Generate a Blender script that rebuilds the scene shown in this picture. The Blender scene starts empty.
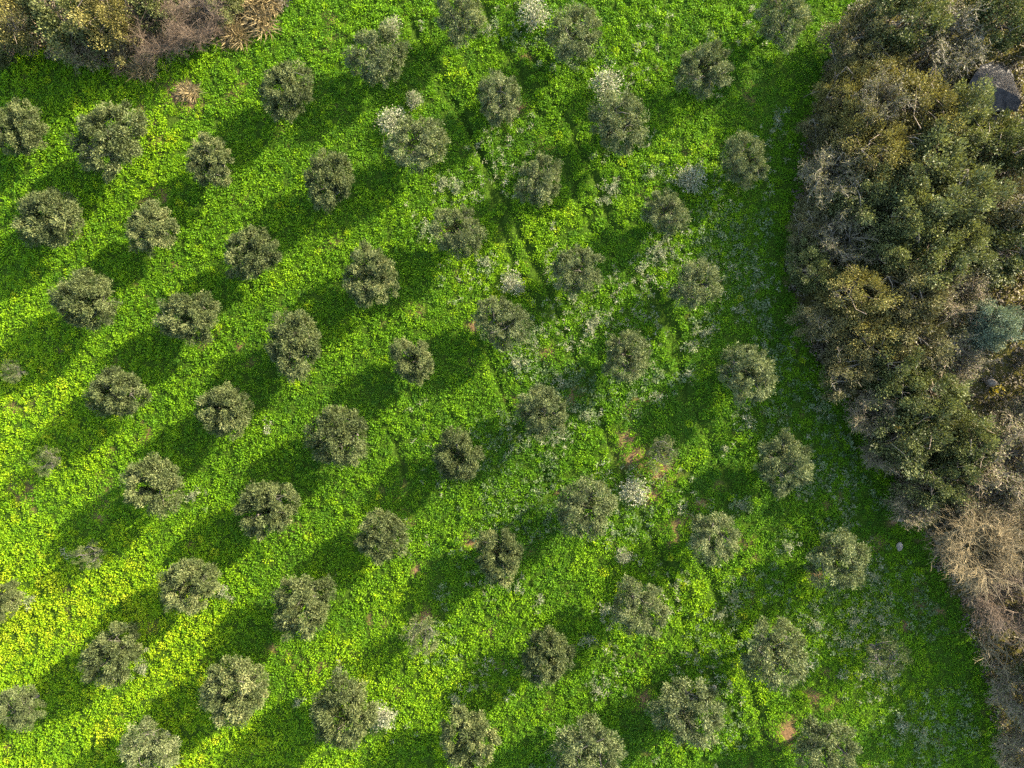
import bpy, math
import numpy as np
from mathutils import Vector

# ------------------------------------------------------------------ basics
W, H = 1024, 768
LENS = 25.0
F = LENS / 36.0 * W              # focal length in pixels
CAM_Z = 48.0                     # drone height over the field
SUN_EL = math.radians(24.0)
SHADOW = math.radians(34.0)      # direction of the shadows, below the left-pointing axis
SUN_XY = (math.cos(SHADOW), math.sin(SHADOW))

scn = bpy.context.scene
COL = scn.collection


def px2w(px, py, z=0.0):
    s = (CAM_Z - z) / F
    return (px - W / 2) * s, (H / 2 - py) * s


def w2px(x, y):
    s = F / CAM_Z
    return x * s + W / 2, H / 2 - y * s


_tab = np.random.RandomState(11).rand(16, 256, 256)


def vnoise(x, y, seed=0):
    x = np.asarray(x, float); y = np.asarray(y, float)
    t = _tab[seed % 16]
    xi = np.floor(x).astype(int); yi = np.floor(y).astype(int)
    fx = x - xi; fy = y - yi
    fx = fx * fx * (3 - 2 * fx); fy = fy * fy * (3 - 2 * fy)
    a = t[xi & 255, yi & 255]; b = t[(xi + 1) & 255, yi & 255]
    c = t[xi & 255, (yi + 1) & 255]; d = t[(xi + 1) & 255, (yi + 1) & 255]
    return (a * (1 - fx) + b * fx) * (1 - fy) + (c * (1 - fx) + d * fx) * fy


def fbm(x, y, seed=0, octv=3):
    s = 0; amp = 1; tot = 0
    for k in range(octv):
        s = s + amp * vnoise(x * 2 ** k + 7.3 * k, y * 2 ** k + 3.1 * k, seed + k)
        tot += amp; amp *= 0.5
    return s / tot


def ground_z(x, y):
    return 0.5 * (fbm(np.asarray(x) * 0.05, np.asarray(y) * 0.05, 3, 2) - 0.5) + 0.10 * (fbm(np.asarray(x) * 0.5, np.asarray(y) * 0.5, 5, 2) - 0.5)


# ------------------------------------------------------------------ meshes
class Mesh:
    """collects quads / triangles in numpy blocks and builds one mesh"""

    def __init__(self):
        self.v = []; self.f = []; self.t = []; self.n = 0

    def quads(self, v, f, tint):
        self.v.append(np.asarray(v, np.float32)); self.f.append(np.asarray(f, np.int64) + self.n)
        self.t.append(np.broadcast_to(np.asarray(tint, np.float32), (len(f),)))
        self.n += len(v)

    def build(self, name, mat, smooth=False):
        v = np.concatenate(self.v); f = np.concatenate(self.f).astype(np.int32); t = np.concatenate(self.t)
        me = bpy.data.meshes.new(name)
        me.vertices.add(len(v)); me.vertices.foreach_set('co', v.ravel())
        me.loops.add(f.size); me.loops.foreach_set('vertex_index', f.ravel())
        me.polygons.add(len(f))
        me.polygons.foreach_set('loop_start', np.arange(0, f.size, f.shape[1], dtype=np.int32))
        if smooth:
            me.polygons.foreach_set('use_smooth', np.ones(len(f), bool))
        me.update(calc_edges=True)
        a = me.attributes.new('tint', 'FLOAT', 'FACE'); a.data.foreach_set('value', np.ascontiguousarray(t, np.float32))
        me.materials.append(mat)
        return me


def unit(a):
    return a / (np.linalg.norm(a, axis=-1, keepdims=True) + 1e-9)


def add_leaves(mb, pos, d, nrm, length, width, tint, fold=0.12):
    """rhombic leaves: pos = base, d = long axis, nrm = rough normal"""
    d = unit(d)
    side = unit(np.cross(nrm, d))
    up = np.cross(d, side)
    L = length[:, None]; Wd = width[:, None]
    p0 = pos
    m = pos + d * L * 0.5 + up * L * fold
    p1 = m + side * Wd * 0.5
    p3 = m - side * Wd * 0.5
    p2 = pos + d * L
    v = np.stack([p0, p1, p2, p3], 1).reshape(-1, 3)
    f = np.arange(len(pos) * 4).reshape(-1, 4)
    mb.quads(v, f, tint)


def add_tube(mb, pts, radii, sides=5, tint=0.5):
    pts = np.asarray(pts, float); n = len(pts)
    tan = unit(np.gradient(pts, axis=0))
    ref = np.array([0.0, 0, 1.0]) if abs(tan[0, 2]) < 0.9 else np.array([1.0, 0, 0])
    s = unit(np.cross(tan, ref)); u = np.cross(s, tan)
    ang = np.arange(sides) * 2 * math.pi / sides
    r = np.asarray(radii, float)[:, None, None]
    ring = pts[:, None, :] + r * (np.cos(ang)[None, :, None] * s[:, None, :] + np.sin(ang)[None, :, None] * u[:, None, :])
    v = ring.reshape(-1, 3)
    i = np.arange(n - 1)[:, None] * sides; k = np.arange(sides)[None, :]; k2 = (k + 1) % sides
    f = np.stack([i + k, i + k2, i + sides + k2, i + sides + k], -1).reshape(-1, 4)
    mb.quads(v, f, tint)


def curve_pts(rs, a, b, n=5, wob=0.1, sag=0.0):
    a = np.asarray(a, float); b = np.asarray(b, float)
    t = np.linspace(0, 1, n)[:, None]
    L = np.linalg.norm(b - a)
    p = a * (1 - t) + b * t
    o = rs.normal(0, wob * L, 3)
    o2 = rs.normal(0, wob * L * 0.5, 3)
    p = p + np.sin(t * math.pi) * o + np.sin(t * 2 * math.pi) * o2
    p[:, 2:3] += np.sin(t * math.pi) * sag * L
    return p


# ------------------------------------------------------------------ materials
def new_mat(name):
    m = bpy.data.materials.new(name); m.use_nodes = True
    nt = m.node_tree; nt.nodes.clear()
    return m, nt.nodes, nt.links


def leaf_mat(name, stops, transl=0.3, tcol=(1.0, 1.0, 0.6), back=None, rough=0.6, spec=0.25, grain=0.0):
    m, N, L = new_mat(name)
    out = N.new('ShaderNodeOutputMaterial')
    at = N.new('ShaderNodeAttribute'); at.attribute_name = 'tint'
    oi = N.new('ShaderNodeObjectInfo')
    ad = N.new('ShaderNodeMath'); ad.operation = 'MULTIPLY_ADD'
    L.new(oi.outputs['Random'], ad.inputs[0]); ad.inputs[1].default_value = 0.20
    su = N.new('ShaderNodeMath'); su.operation = 'SUBTRACT'; su.inputs[1].default_value = 0.06
    L.new(at.outputs['Fac'], su.inputs[0]); L.new(su.outputs[0], ad.inputs[2])
    ra = N.new('ShaderNodeValToRGB')
    els = ra.color_ramp.elements
    els[0].position, els[0].color = stops[0][0], (*stops[0][1], 1)
    els[1].position, els[1].color = stops[-1][0], (*stops[-1][1], 1)
    for p, c in stops[1:-1]:
        e = els.new(p); e.color = (*c, 1)
    L.new(ad.outputs[0], ra.inputs[0])
    col = ra.outputs[0]
    if back:
        ge = N.new('ShaderNodeNewGeometry')
        mx = N.new('ShaderNodeMix'); mx.data_type = 'RGBA'
        L.new(ge.outputs['Backfacing'], mx.inputs[0])
        L.new(col, mx.inputs[6]); mx.inputs[7].default_value = (*back, 1)
        col = mx.outputs[2]
    pr = N.new('ShaderNodeBsdfPrincipled')
    pr.inputs['Roughness'].default_value = rough
    pr.inputs['Specular IOR Level'].default_value = spec
    L.new(col, pr.inputs['Base Color'])
    tr = N.new('ShaderNodeBsdfTranslucent')
    mc = N.new('ShaderNodeMix'); mc.data_type = 'RGBA'; mc.blend_type = 'MULTIPLY'
    mc.inputs[0].default_value = 1.0
    L.new(col, mc.inputs[6]); mc.inputs[7].default_value = (*tcol, 1)
    L.new(mc.outputs[2], tr.inputs['Color'])
    ms = N.new('ShaderNodeMixShader'); ms.inputs[0].default_value = transl
    L.new(pr.outputs[0], ms.inputs[1]); L.new(tr.outputs[0], ms.inputs[2])
    L.new(ms.outputs[0], out.inputs[0])
    return m


def bark_mat(name, c0, c1, scale=9.0):
    m, N, L = new_mat(name)
    out = N.new('ShaderNodeOutputMaterial'); pr = N.new('ShaderNodeBsdfPrincipled')
    tc = N.new('ShaderNodeTexCoord'); nz = N.new('ShaderNodeTexNoise')
    nz.inputs['Scale'].default_value = scale; nz.inputs['Detail'].default_value = 5
    L.new(tc.outputs['Object'], nz.inputs['Vector'])
    ra = N.new('ShaderNodeValToRGB')
    ra.color_ramp.elements[0].color = (*c0, 1); ra.color_ramp.elements[0].position = 0.35
    ra.color_ramp.elements[1].color = (*c1, 1); ra.color_ramp.elements[1].position = 0.65
    L.new(nz.outputs['Fac'], ra.inputs[0]); L.new(ra.outputs[0], pr.inputs['Base Color'])
    pr.inputs['Roughness'].default_value = 0.9
    bu = N.new('ShaderNodeBump'); bu.inputs['Strength'].default_value = 0.5; bu.inputs['Distance'].default_value = 0.03
    L.new(nz.outputs['Fac'], bu.inputs['Height']); L.new(bu.outputs[0], pr.inputs['Normal'])
    L.new(pr.outputs[0], out.inputs[0])
    return m


def ground_mat():
    m, N, L = new_mat('soil_and_moss')
    out = N.new('ShaderNodeOutputMaterial'); pr = N.new('ShaderNodeBsdfPrincipled')
    tc = N.new('ShaderNodeTexCoord')
    n1 = N.new('ShaderNodeTexNoise'); n1.inputs['Scale'].default_value = 0.35; n1.inputs['Detail'].default_value = 6
    n2 = N.new('ShaderNodeTexNoise'); n2.inputs['Scale'].default_value = 9.0; n2.inputs['Detail'].default_value = 6
    L.new(tc.outputs['Object'], n1.inputs['Vector']); L.new(tc.outputs['Object'], n2.inputs['Vector'])
    so = N.new('ShaderNodeValToRGB')
    so.color_ramp.elements[0].color = (0.070, 0.042, 0.019, 1); so.color_ramp.elements[0].position = 0.3
    so.color_ramp.elements[1].color = (0.155, 0.088, 0.042, 1); so.color_ramp.elements[1].position = 0.7
    L.new(n2.outputs['Fac'], so.inputs[0])
    gr = N.new('ShaderNodeValToRGB')
    gr.color_ramp.elements[0].color = (0.012, 0.022, 0.003, 1); gr.color_ramp.elements[0].position = 0.3
    gr.color_ramp.elements[1].color = (0.030, 0.055, 0.005, 1); gr.color_ramp.elements[1].position = 0.7
    L.new(n2.outputs['Fac'], gr.inputs[0])
    mk = N.new('ShaderNodeMapRange'); mk.inputs[1].default_value = 0.60; mk.inputs[2].default_value = 0.78
    L.new(n1.outputs['Fac'], mk.inputs[0])
    at = N.new('ShaderNodeAttribute'); at.attribute_name = 'bare'
    mxf = N.new('ShaderNodeMath'); mxf.operation = 'MAXIMUM'
    L.new(mk.outputs[0], mxf.inputs[0]); L.new(at.outputs['Fac'], mxf.inputs[1])
    mx = N.new('ShaderNodeMix'); mx.data_type = 'RGBA'
    L.new(mxf.outputs[0], mx.inputs[0]); L.new(gr.outputs[0], mx.inputs[6]); L.new(so.outputs[0], mx.inputs[7])
    L.new(mx.outputs[2], pr.inputs['Base Color'])
    pr.inputs['Roughness'].default_value = 0.95; pr.inputs['Specular IOR Level'].default_value = 0.0
    bu = N.new('ShaderNodeBump'); bu.inputs['Strength'].default_value = 0.8; bu.inputs['Distance'].default_value = 0.08
    L.new(n2.outputs['Fac'], bu.inputs['Height']); L.new(bu.outputs[0], pr.inputs['Normal'])
    L.new(pr.outputs[0], out.inputs[0])
    return m


M_WEED = leaf_mat('weed_leaves', [(0.0, (0.034, 0.090, 0.008)), (0.35, (0.078, 0.170, 0.006)), (0.65, (0.150, 0.258, 0.006)),
                                  (0.85, (0.235, 0.310, 0.008)), (1.0, (0.300, 0.310, 0.020))], 0.42, (1.0, 1.0, 0.25), spec=0.06)
M_THISTLE = leaf_mat('grey_green_weeds', [(0.0, (0.035, 0.062, 0.020)), (0.5, (0.075, 0.110, 0.036)), (1.0, (0.150, 0.185, 0.085))], 0.3, (1, 1, 0.6), spec=0.08)
M_DRY = leaf_mat('dry_stalks', [(0.0, (0.09, 0.11, 0.04)), (0.5, (0.165, 0.17, 0.09)), (1.0, (0.33, 0.315, 0.22))], 0.25, (1, 1, 0.9), spec=0.1)
M_TAN = leaf_mat('straw', [(0.0, (0.06, 0.045, 0.017)), (0.5, (0.125, 0.092, 0.038)), (1.0, (0.26, 0.20, 0.095))], 0.25, (1, 0.95, 0.8), spec=0.1)
M_OLIVE = leaf_mat('olive_leaves', [(0.0, (0.020, 0.027, 0.008)), (0.4, (0.046, 0.059, 0.017)), (0.75, (0.092, 0.106, 0.034)),
                                    (1.0, (0.190, 0.185, 0.070))], 0.2, (1.0, 1.0, 0.5), rough=0.6, spec=0.15)
M_OLIVE_PALE = leaf_mat('pale_olive_leaves', [(0.0, (0.027, 0.036, 0.012)), (0.4, (0.058, 0.072, 0.024)), (0.75, (0.108, 0.124, 0.044)),
                                              (1.0, (0.215, 0.220, 0.105))], 0.22, (1.0, 1.0, 0.55), rough=0.6, spec=0.15)
M_OCHRE = leaf_mat('ochre_evergreen_leaves', [(0.0, (0.036, 0.032, 0.008)), (0.5, (0.105, 0.092, 0.021)), (1.0, (0.215, 0.182, 0.050))], 0.22, (1, 1, 0.5))
M_GREEN = leaf_mat('green_evergreen_leaves', [(0.0, (0.018, 0.023, 0.006)), (0.5, (0.060, 0.070, 0.017)), (1.0, (0.150, 0.155, 0.045))], 0.2, (1, 1, 0.5))
M_PALE = leaf_mat('pale_green_leaves', [(0.0, (0.028, 0.034, 0.010)), (0.5, (0.082, 0.091, 0.027)), (1.0, (0.190, 0.195, 0.068))], 0.22, (1, 1, 0.5))
M_BLUE = leaf_mat('glaucous_leaves', [(0.0, (0.036, 0.048, 0.026)), (0.5, (0.092, 0.115, 0.065)), (1.0, (0.190, 0.220, 0.130))], 0.15, (1, 1, 0.7))
M_BROWNLEAF = leaf_mat('brown_olive_leaves', [(0.0, (0.028, 0.026, 0.008)), (0.5, (0.076, 0.070, 0.022)), (1.0, (0.160, 0.142, 0.054))], 0.2, (1, 1, 0.6))
M_YFLOWER = leaf_mat('yellow_blossom', [(0.0, (0.22, 0.17, 0.01)), (1.0, (0.38, 0.30, 0.02))], 0.3)
M_BARK = bark_mat('olive_bark', (0.035, 0.03, 0.022), (0.105, 0.09, 0.068))
M_TWIG_GREY = leaf_mat('grey_twigs', [(0.0, (0.050, 0.042, 0.026)), (1.0, (0.21, 0.175, 0.118))], 0.0)
M_TWIG_BROWN = leaf_mat('brown_twigs', [(0.0, (0.050, 0.036, 0.022)), (1.0, (0.20, 0.150, 0.095))], 0.0)
M_TWIG_TAN = leaf_mat('tan_twigs', [(0.0, (0.038, 0.029, 0.012)), (1.0, (0.165, 0.122, 0.055))], 0.0)
M_TWIG_PINK = leaf_mat('pinkish_twigs', [(0.0, (0.024, 0.016, 0.009)), (1.0, (0.090, 0.061, 0.036))], 0.0)
M_STONE = bark_mat('limestone', (0.09, 0.072, 0.046), (0.22, 0.18, 0.12), 5)
M_ROCK = bark_mat('dark_rock', (0.018, 0.016, 0.013), (0.060, 0.053, 0.043), 3)
M_LITTER = leaf_mat('leaf_litter', [(0.0, (0.030, 0.024, 0.014)), (0.6, (0.085, 0.066, 0.036)), (1.0, (0.17, 0.14, 0.075))], 0.1)


# ------------------------------------------------------------------ object helpers
def link(name, me, parent=None, loc=(0, 0, 0)):
    o = bpy.data.objects.new(name, me); COL.objects.link(o)
    o.location = loc
    if parent:
        o.parent = parent
    return o


def thing(name, label, cat, group, loc, rz=0.0, scale=(1, 1, 1)):
    o = bpy.data.objects.new(name, None); COL.objects.link(o)
    o.empty_display_size = 0.3
    o.location = loc; o.rotation_euler = (0, 0, rz); o.scale = scale
    o['label'] = label; o['category'] = cat
    if group:
        o['group'] = group
    return o


def tag(o, label=None, cat=None, group=None, kind=None):
    for k, v in (('label', label), ('category', cat), ('group', group), ('kind', kind)):
        if v:
            o[k] = v
    return o


def copy_tree(src, label, loc, rz, scale):
    r = src.copy(); COL.objects.link(r)
    r.location = loc; r.rotation_euler = (0, 0, rz); r.scale = scale; r['label'] = label
    for ch in src.children:
        c = ch.copy(); COL.objects.link(c); c.parent = r
    return r


# ------------------------------------------------------------------ outlines of the place (pixels of the ground plane)
HEDGE = [(872, -90), (858, 0), (832, 45), (806, 120), (795, 200), (788, 260), (796, 320), (826, 372), (866, 432), (902, 492),
         (928, 540), (950, 590), (975, 640), (993, 700), (1003, 768), (1010, 870), (1500, 870), (1500, -90)]
BANK = [(-200, 42), (0, 46), (60, 56), (120, 66), (165, 52), (205, 44), (250, 22), (285, 6), (300, -20), (300, -300), (-200, -300)]


def inside(poly, px, py):
    r = np.zeros(np.shape(px), bool)
    n = len(poly)
    for i in range(n):
        x0, y0 = poly[i]; x1, y1 = poly[(i + 1) % n]
        if y0 == y1:
            continue
        c = ((y0 > py) != (y1 > py)) & (px < (x1 - x0) * (py - y0) / (y1 - y0) + x0)
        r ^= c
    return r


TRACKS = [[(474, -30), (489, 20), (517, 66), (553, 142), (575, 185)], [(502, -20), (520, 30), (547, 86), (570, 127), (596, 180), (612, 228)],
          [(405, 10), (431, 61), (456, 107), (482, 157), (497, 213), (514, 264), (540, 310)], [(450, 90), (476, 142), (502, 193), (532, 259), (560, 320)],
          [(573, 193), (593, 228), (640, 290), (668, 330), (682, 380), (717, 459), (750, 520)], [(640, 270), (654, 292), (680, 339), (684, 401)],
          [(560, 320), (600, 420), (643, 518), (688, 636), (732, 710), (754, 768), (790, 850)], [(700, 560), (740, 643), (762, 732), (780, 775), (810, 850)],
          [(487, 350), (505, 400), (520, 440)], [(655, 540), (672, 580), (700, 625)], [(395, 440), (405, 480)], [(545, 470), (553, 500)]]


def seg_dist(px, py, poly):
    d = np.full(np.shape(px), 1e9)
    for (x0, y0), (x1, y1) in zip(poly[:-1], poly[1:]):
        dx, dy = x1 - x0, y1 - y0
        t = np.clip(((px - x0) * dx + (py - y0) * dy) / (dx * dx + dy * dy), 0, 1)
        d = np.minimum(d, np.hypot(px - x0 - t * dx, py - y0 - t * dy))
    return d


SOIL = [(520, 105, 7), (508, 117, 6), (473, 326, 6), (549, 354, 7), (470, 542, 7), (417, 571, 6), (634, 457, 12), (681, 522, 8), (816, 575, 7),
        (787, 732, 14), (812, 696, 8), (101, 516, 6), (180, 95, 14), (192, 105, 10), (628, 440, 10), (660, 470, 16), (650, 495, 10), (425, 618, 8),
        (643, 700, 9), (700, 505, 6), (240, 345, 4), (175, 265, 5), (205, 342, 6), (893, 522, 5), (918, 605, 6), (905, 625, 5), (938, 612, 6)]
DRYP = [(488, 263, 11), (511, 284, 13), (517, 363, 14), (535, 342, 9), (590, 328, 13), (587, 418, 11), (427, 231, 8), (414, 100, 8), (391, 117, 10),
        (444, 182, 15), (458, 188, 11), (488, 29, 8), (612, 188, 13), (606, 200, 10), (650, 176, 8), (660, 254, 15), (640, 270, 8), (595, 322, 14),
        (742, 313, 9), (704, 333, 13), (690, 345, 10), (654, 395, 8), (689, 375, 8), (745, 418, 11), (680, 507, 7), (731, 598, 13), (719, 613, 12),
        (787, 545, 11), (725, 448, 8), (740, 504, 9), (545, 430, 8), (560, 437, 8), (385, 717, 14), (375, 725, 9), (146, 665, 14), (265, 685, 12),
        (340, 667, 9), (195, 495, 12), (225, 590, 12), (886, 674, 14), (901, 722, 14), (921, 732, 11), (870, 575, 12), (850, 620, 12), (840, 640, 10),
        (270, 430, 8), (118, 152, 10), (605, 612, 12), (590, 640, 10), (598, 690, 12), (540, 600, 9), (800, 660, 13), (815, 625, 12), (690, 720, 12),
        (28, 600, 11), (66, 552, 7), (690, 180, 9), (700, 690, 9), (560, 385, 10), (575, 300, 6), (300, 700, 8), (455, 700, 8), (470, 760, 9), (880, 620, 10)]

# ------------------------------------------------------------------ ground (structure)
def bump_field(px, py, spots):
    b = np.zeros(np.shape(px))
    for x, y, r in spots:
        b = np.maximum(b, np.exp(-(((px - x) ** 2 + (py - y) ** 2) / (r * r))))
    return b


def build_ground():
    fine = np.arange(-52, 52.01, 0.22)
    far = np.array([58, 66, 80, 105, 150, 230, 400])
    xs = np.concatenate([-far[::-1], fine, far]); ys = np.concatenate([-far[::-1], fine, far])
    X, Y = np.meshgrid(xs, ys, indexing='ij')
    px, py = w2px(X, Y)
    Z = ground_z(X, Y)
    for t in TRACKS:
        Z -= 0.20 * np.exp(-(seg_dist(px, py, t) / 3.2) ** 4)
    nx, ny = X.shape
    v = np.stack([X, Y, Z], -1).reshape(-1, 3)
    i = np.arange(nx - 1)[:, None] * ny; j = np.arange(ny - 1)[None, :]
    f = np.stack([i + j, i + ny + j, i + ny + j + 1, i + j + 1], -1).reshape(-1, 4)
    mb = Mesh(); mb.quads(v, f, 0.5)
    me = mb.build('ground', ground_mat(), True)
    bare = np.maximum(bump_field(px, py, SOIL), np.where(inside(HEDGE, px, py) | inside(BANK, px, py), 0.35, 0)).reshape(-1)
    a = me.attributes.new('bare', 'FLOAT', 'POINT'); a.data.foreach_set('value', bare.astype(np.float32))
    tag(link('ground', me), kind='structure')


build_ground()


# ------------------------------------------------------------------ weeds, dry stalks, litter (stuff)
def clump_leaves(mb, rs, cx, cy, rad, hgt, tint, n, leaf, flat=0.0, jit=0.12):
    """domes of leaves: arrays of clumps, n leaves on each"""
    K = len(cx)
    tot = K * n
    idx = np.repeat(np.arange(K), n)
    a = rs.uniform(0, 2 * math.pi, tot); q = np.sqrt(rs.uniform(0, 1, tot))
    rr = rad[idx] * q * rs.uniform(0.8, 1.15, tot)
    x = cx[idx] + rr * np.cos(a); y = cy[idx] + rr * np.sin(a)
    dome = np.clip(1 - q ** 2, 0, 1) ** 0.6
    z = ground_z(x, y) + hgt[idx] * (0.18 + 0.82 * dome * rs.uniform(0.55, 1.0, tot))
    out = np.stack([np.cos(a) * (0.35 + q), np.sin(a) * (0.35 + q), 0.25 + 0.9 * (1 - q)], -1)
    d = unit(out + rs.normal(0, 0.55, (tot, 3)) + np.array([0, 0, 0.1]))
    nrm = unit(np.stack([np.cos(a) * q * 0.8, np.sin(a) * q * 0.8, np.ones(tot)], -1) + rs.normal(0, 0.24, (tot, 3)))
    L = leaf[idx] * rs.uniform(0.65, 1.35, tot)
    tt = np.clip(tint[idx] + rs.normal(0, jit, tot), 0, 0.90)
    add_leaves(mb, np.stack([x, y, z], -1) - d * L[:, None] * 0.5, d, nrm, L, L * rs.uniform(0.5, 0.85, tot), tt)


def build_weeds():
    rs = np.random.RandomState(5)
    step = 0.46
    gx, gy = np.meshgrid(np.arange(-43, 43, step), np.arange(-33, 33, step), indexing='ij')
    x = (gx + rs.uniform(-0.5, 0.5, gx.shape) * step * 1.1).ravel(); y = (gy + rs.uniform(-0.5, 0.5, gx.shape) * step * 1.1).ravel()
    px, py = w2px(x, y)
    keep = ~inside(HEDGE, px - 4, py) & ~inside(BANK, px, py + 3)
    x, y, px, py = x[keep], y[keep], px[keep], py[keep]
    soil = bump_field(px, py, SOIL); dry = bump_field(px, py, DRYP)
    tr = np.full(len(x), 1e9)
    for t in TRACKS:
        tr = np.minimum(tr, seg_dist(px, py, t))
    track = np.exp(-(tr / 4.9) ** 2) * np.clip(2.2 * fbm(x * 0.35, y * 0.35, 7, 2) - 0.15, 0.45, 0.9)
    big = fbm(x * 0.13, y * 0.13, 1, 3); mid = fbm(x * 0.8, y * 0.8, 4, 3); fine = rs.uniform(0, 1, len(x))
    # the mown strip beside the thicket
    hd = seg_dist(px, py, HEDGE[:16])
    strip = np.clip(1 - (hd - 45) / 45, 0, 1)
    strip = np.maximum(strip, np.clip((px - 800) / 70, 0, 1) * np.clip((py - 480) / 80, 0, 1))
    dens = 1 - 1.2 * track - 1.1 * np.clip(soil - 0.25, 0, 1) - 0.35 * dry
    ok = fine < dens + 0.03
    lush = np.clip((mid - 0.32) * 2.4, 0, 1)
    hgt = (0.10 + 0.27 * lush * rs.uniform(0.5, 1.2, len(x))) * (1 - 0.55 * strip) * (1 - 0.7 * track) * (1 - 0.45 * dry)
    rad = (0.20 + 0.19 * rs.uniform(0, 1, len(x)) + 0.08 * lush) * (1 - 0.25 * strip) * (1 - 0.3 * track)
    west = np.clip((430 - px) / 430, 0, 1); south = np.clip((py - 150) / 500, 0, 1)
    tint = 0.33 + 0.55 * (big - 0.5) + 0.35 * (mid - 0.5) + 0.24 * west * (0.5 + south) - 0.02 * strip + rs.normal(0, 0.09, len(x))  # west/south term paints the lower-left backscatter glow into the tint, plus some yellowing
    tint += 0.30 * (rs.uniform(0, 1, len(x)) < 0.02) + 0.15 * np.clip(soil, 0, 1)
    leaf = 0.085 + 0.045 * rs.uniform(0, 1, len(x)) - 0.02 * strip
    s = ok
    mb = Mesh()
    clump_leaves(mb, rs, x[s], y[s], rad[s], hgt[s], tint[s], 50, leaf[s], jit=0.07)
    q = (rs.rand(len(x)) < 1 - 0.9 * track - 0.9 * np.clip(soil, 0, 1))
    xx = np.concatenate([x[q], x[q] + rs.uniform(-.3, .3, q.sum())]); yy = np.concatenate([y[q] + rs.uniform(-.2, .2, q.sum()), y[q] + rs.uniform(-.3, .3, q.sum())])
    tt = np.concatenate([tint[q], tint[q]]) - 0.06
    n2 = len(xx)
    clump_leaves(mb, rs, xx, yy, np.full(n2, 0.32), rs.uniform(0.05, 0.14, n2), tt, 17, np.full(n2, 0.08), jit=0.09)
    me = mb.build('weeds', M_WEED)
    tag(link('weeds', me), 'bright green leafy weeds and grass covering the orchard floor', 'weeds', kind='stuff')
    return


def build_dry():
    rs = np.random.RandomState(8)
    mb = Mesh()
    cx, cy = [], []
    for X, Y, r in DRYP:
        n = int(r * r * 0.13)
        a = rs.uniform(0, 6.283, n); q = r * np.abs(rs.normal(0, 0.55, n))
        wx, wy = px2w(X + q * np.cos(a), Y + q * np.sin(a)); cx.append(wx); cy.append(wy)
    # thin scatter over the middle and right of the field
    X = rs.uniform(380, 900, 5200); Y = rs.uniform(0, 768, 5200)
    wx, wy = px2w(X, Y)
    k = (fbm(wx * 0.3, wy * 0.3, 9, 3) > 0.60) & ~inside(HEDGE, X + 14, Y) & (X > 400 + 60 * rs.rand(5200))
    cx.append(wx[k]); cy.append(wy[k])
    cx = np.concatenate(cx); cy = np.concatenate(cy); K = len(cx); n = 16
    idx = np.repeat(np.arange(K), n); T = K * n
    a = rs.uniform(0, 6.283, T); q = rs.uniform(0, 0.22, T)
    x = cx[idx] + q * np.cos(a); y = cy[idx] + q * np.sin(a)
    h = rs.uniform(0.08, 0.42, T)
    z = ground_z(x, y) + h
    d = unit(np.stack([np.cos(a), np.sin(a), rs.uniform(0.0, 0.9, T)], -1) + rs.normal(0, 0.5, (T, 3)))
    L = rs.uniform(0.08, 0.24, T)
    tint = np.clip(rs.uniform(0.0, 0.62, K)[idx] + rs.normal(0, 0.18, T), 0, 0.98)
    add_leaves(mb, np.stack([x, y, z], -1) - d * L[:, None] * 0.5, d, unit(rs.normal(0, 0.6, (T, 3)) + [0, 0, 1]), L, rs.uniform(0.02, 0.045, T), tint)
    tag(link('dry_weeds', mb.build('dry_weeds', M_DRY)), 'pale dry weed stalks scattered in patches among the green weeds', 'dry weeds', kind='stuff')


def build_litter():
    rs = np.random.RandomState(12)
    mb = Mesh()
    X = rs.uniform(780, 1160, 9000); Y = rs.uniform(-80, 850, 9000)
    k = inside(HEDGE, X + 3, Y); X, Y = X[k], Y[k]
    X2 = rs.uniform(-80, 300, 3000); Y2 = rs.uniform(-80, 75, 3000)
    k = inside(BANK, X2, Y2 - 3); X = np.concatenate([X, X2[k]]); Y = np.concatenate([Y, Y2[k]])
    x, y = px2w(X, Y); K = len(x)
    clump_leaves(mb, rs, x, y, rs.uniform(0.2, 0.5, K), rs.uniform(0.1, 0.5, K), rs.uniform(0.1, 0.7, K), 20, rs.uniform(0.1, 0.18, K))
    tag(link('undergrowth', mb.build('undergrowth', M_LITTER)), 'brown undergrowth and leaf litter beneath the thicket', 'undergrowth', kind='stuff')


def build_grey_weeds():
    rs = np.random.RandomState(21)
    X = rs.uniform(400, 985, 9000); Y = rs.uniform(-20, 790, 9000)
    x, y = px2w(X, Y)
    d = fbm(x * 0.22, y * 0.22, 10, 3) + 0.16 * np.clip((X - 760) / 150, 0, 1) * np.clip((Y - 520) / 80, 0, 1) + 0.5 * bump_field(X, Y, DRYP) - 0.10 * np.clip((560 - X) / 160, 0, 1)
    k = (d > 0.60 + 0.06 * rs.rand(9000)) & ~inside(HEDGE, X + 22, Y)
    x, y = x[k], y[k]; K = len(x)
    mb = Mesh()
    clump_leaves(mb, rs, x, y, rs.uniform(0.15, 0.34, K), rs.uniform(0.15, 0.40, K), rs.uniform(0.1, 0.8, K), 22, rs.uniform(0.07, 0.13, K), jit=0.12)
    tag(link('grey_weeds', mb.build('grey_weeds', M_THISTLE)), 'dull grey-green weeds in drifts through the centre and lower right', 'grey weeds', kind='stuff')


build_weeds(); build_grey_weeds(); build_dry(); build_litter()


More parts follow.
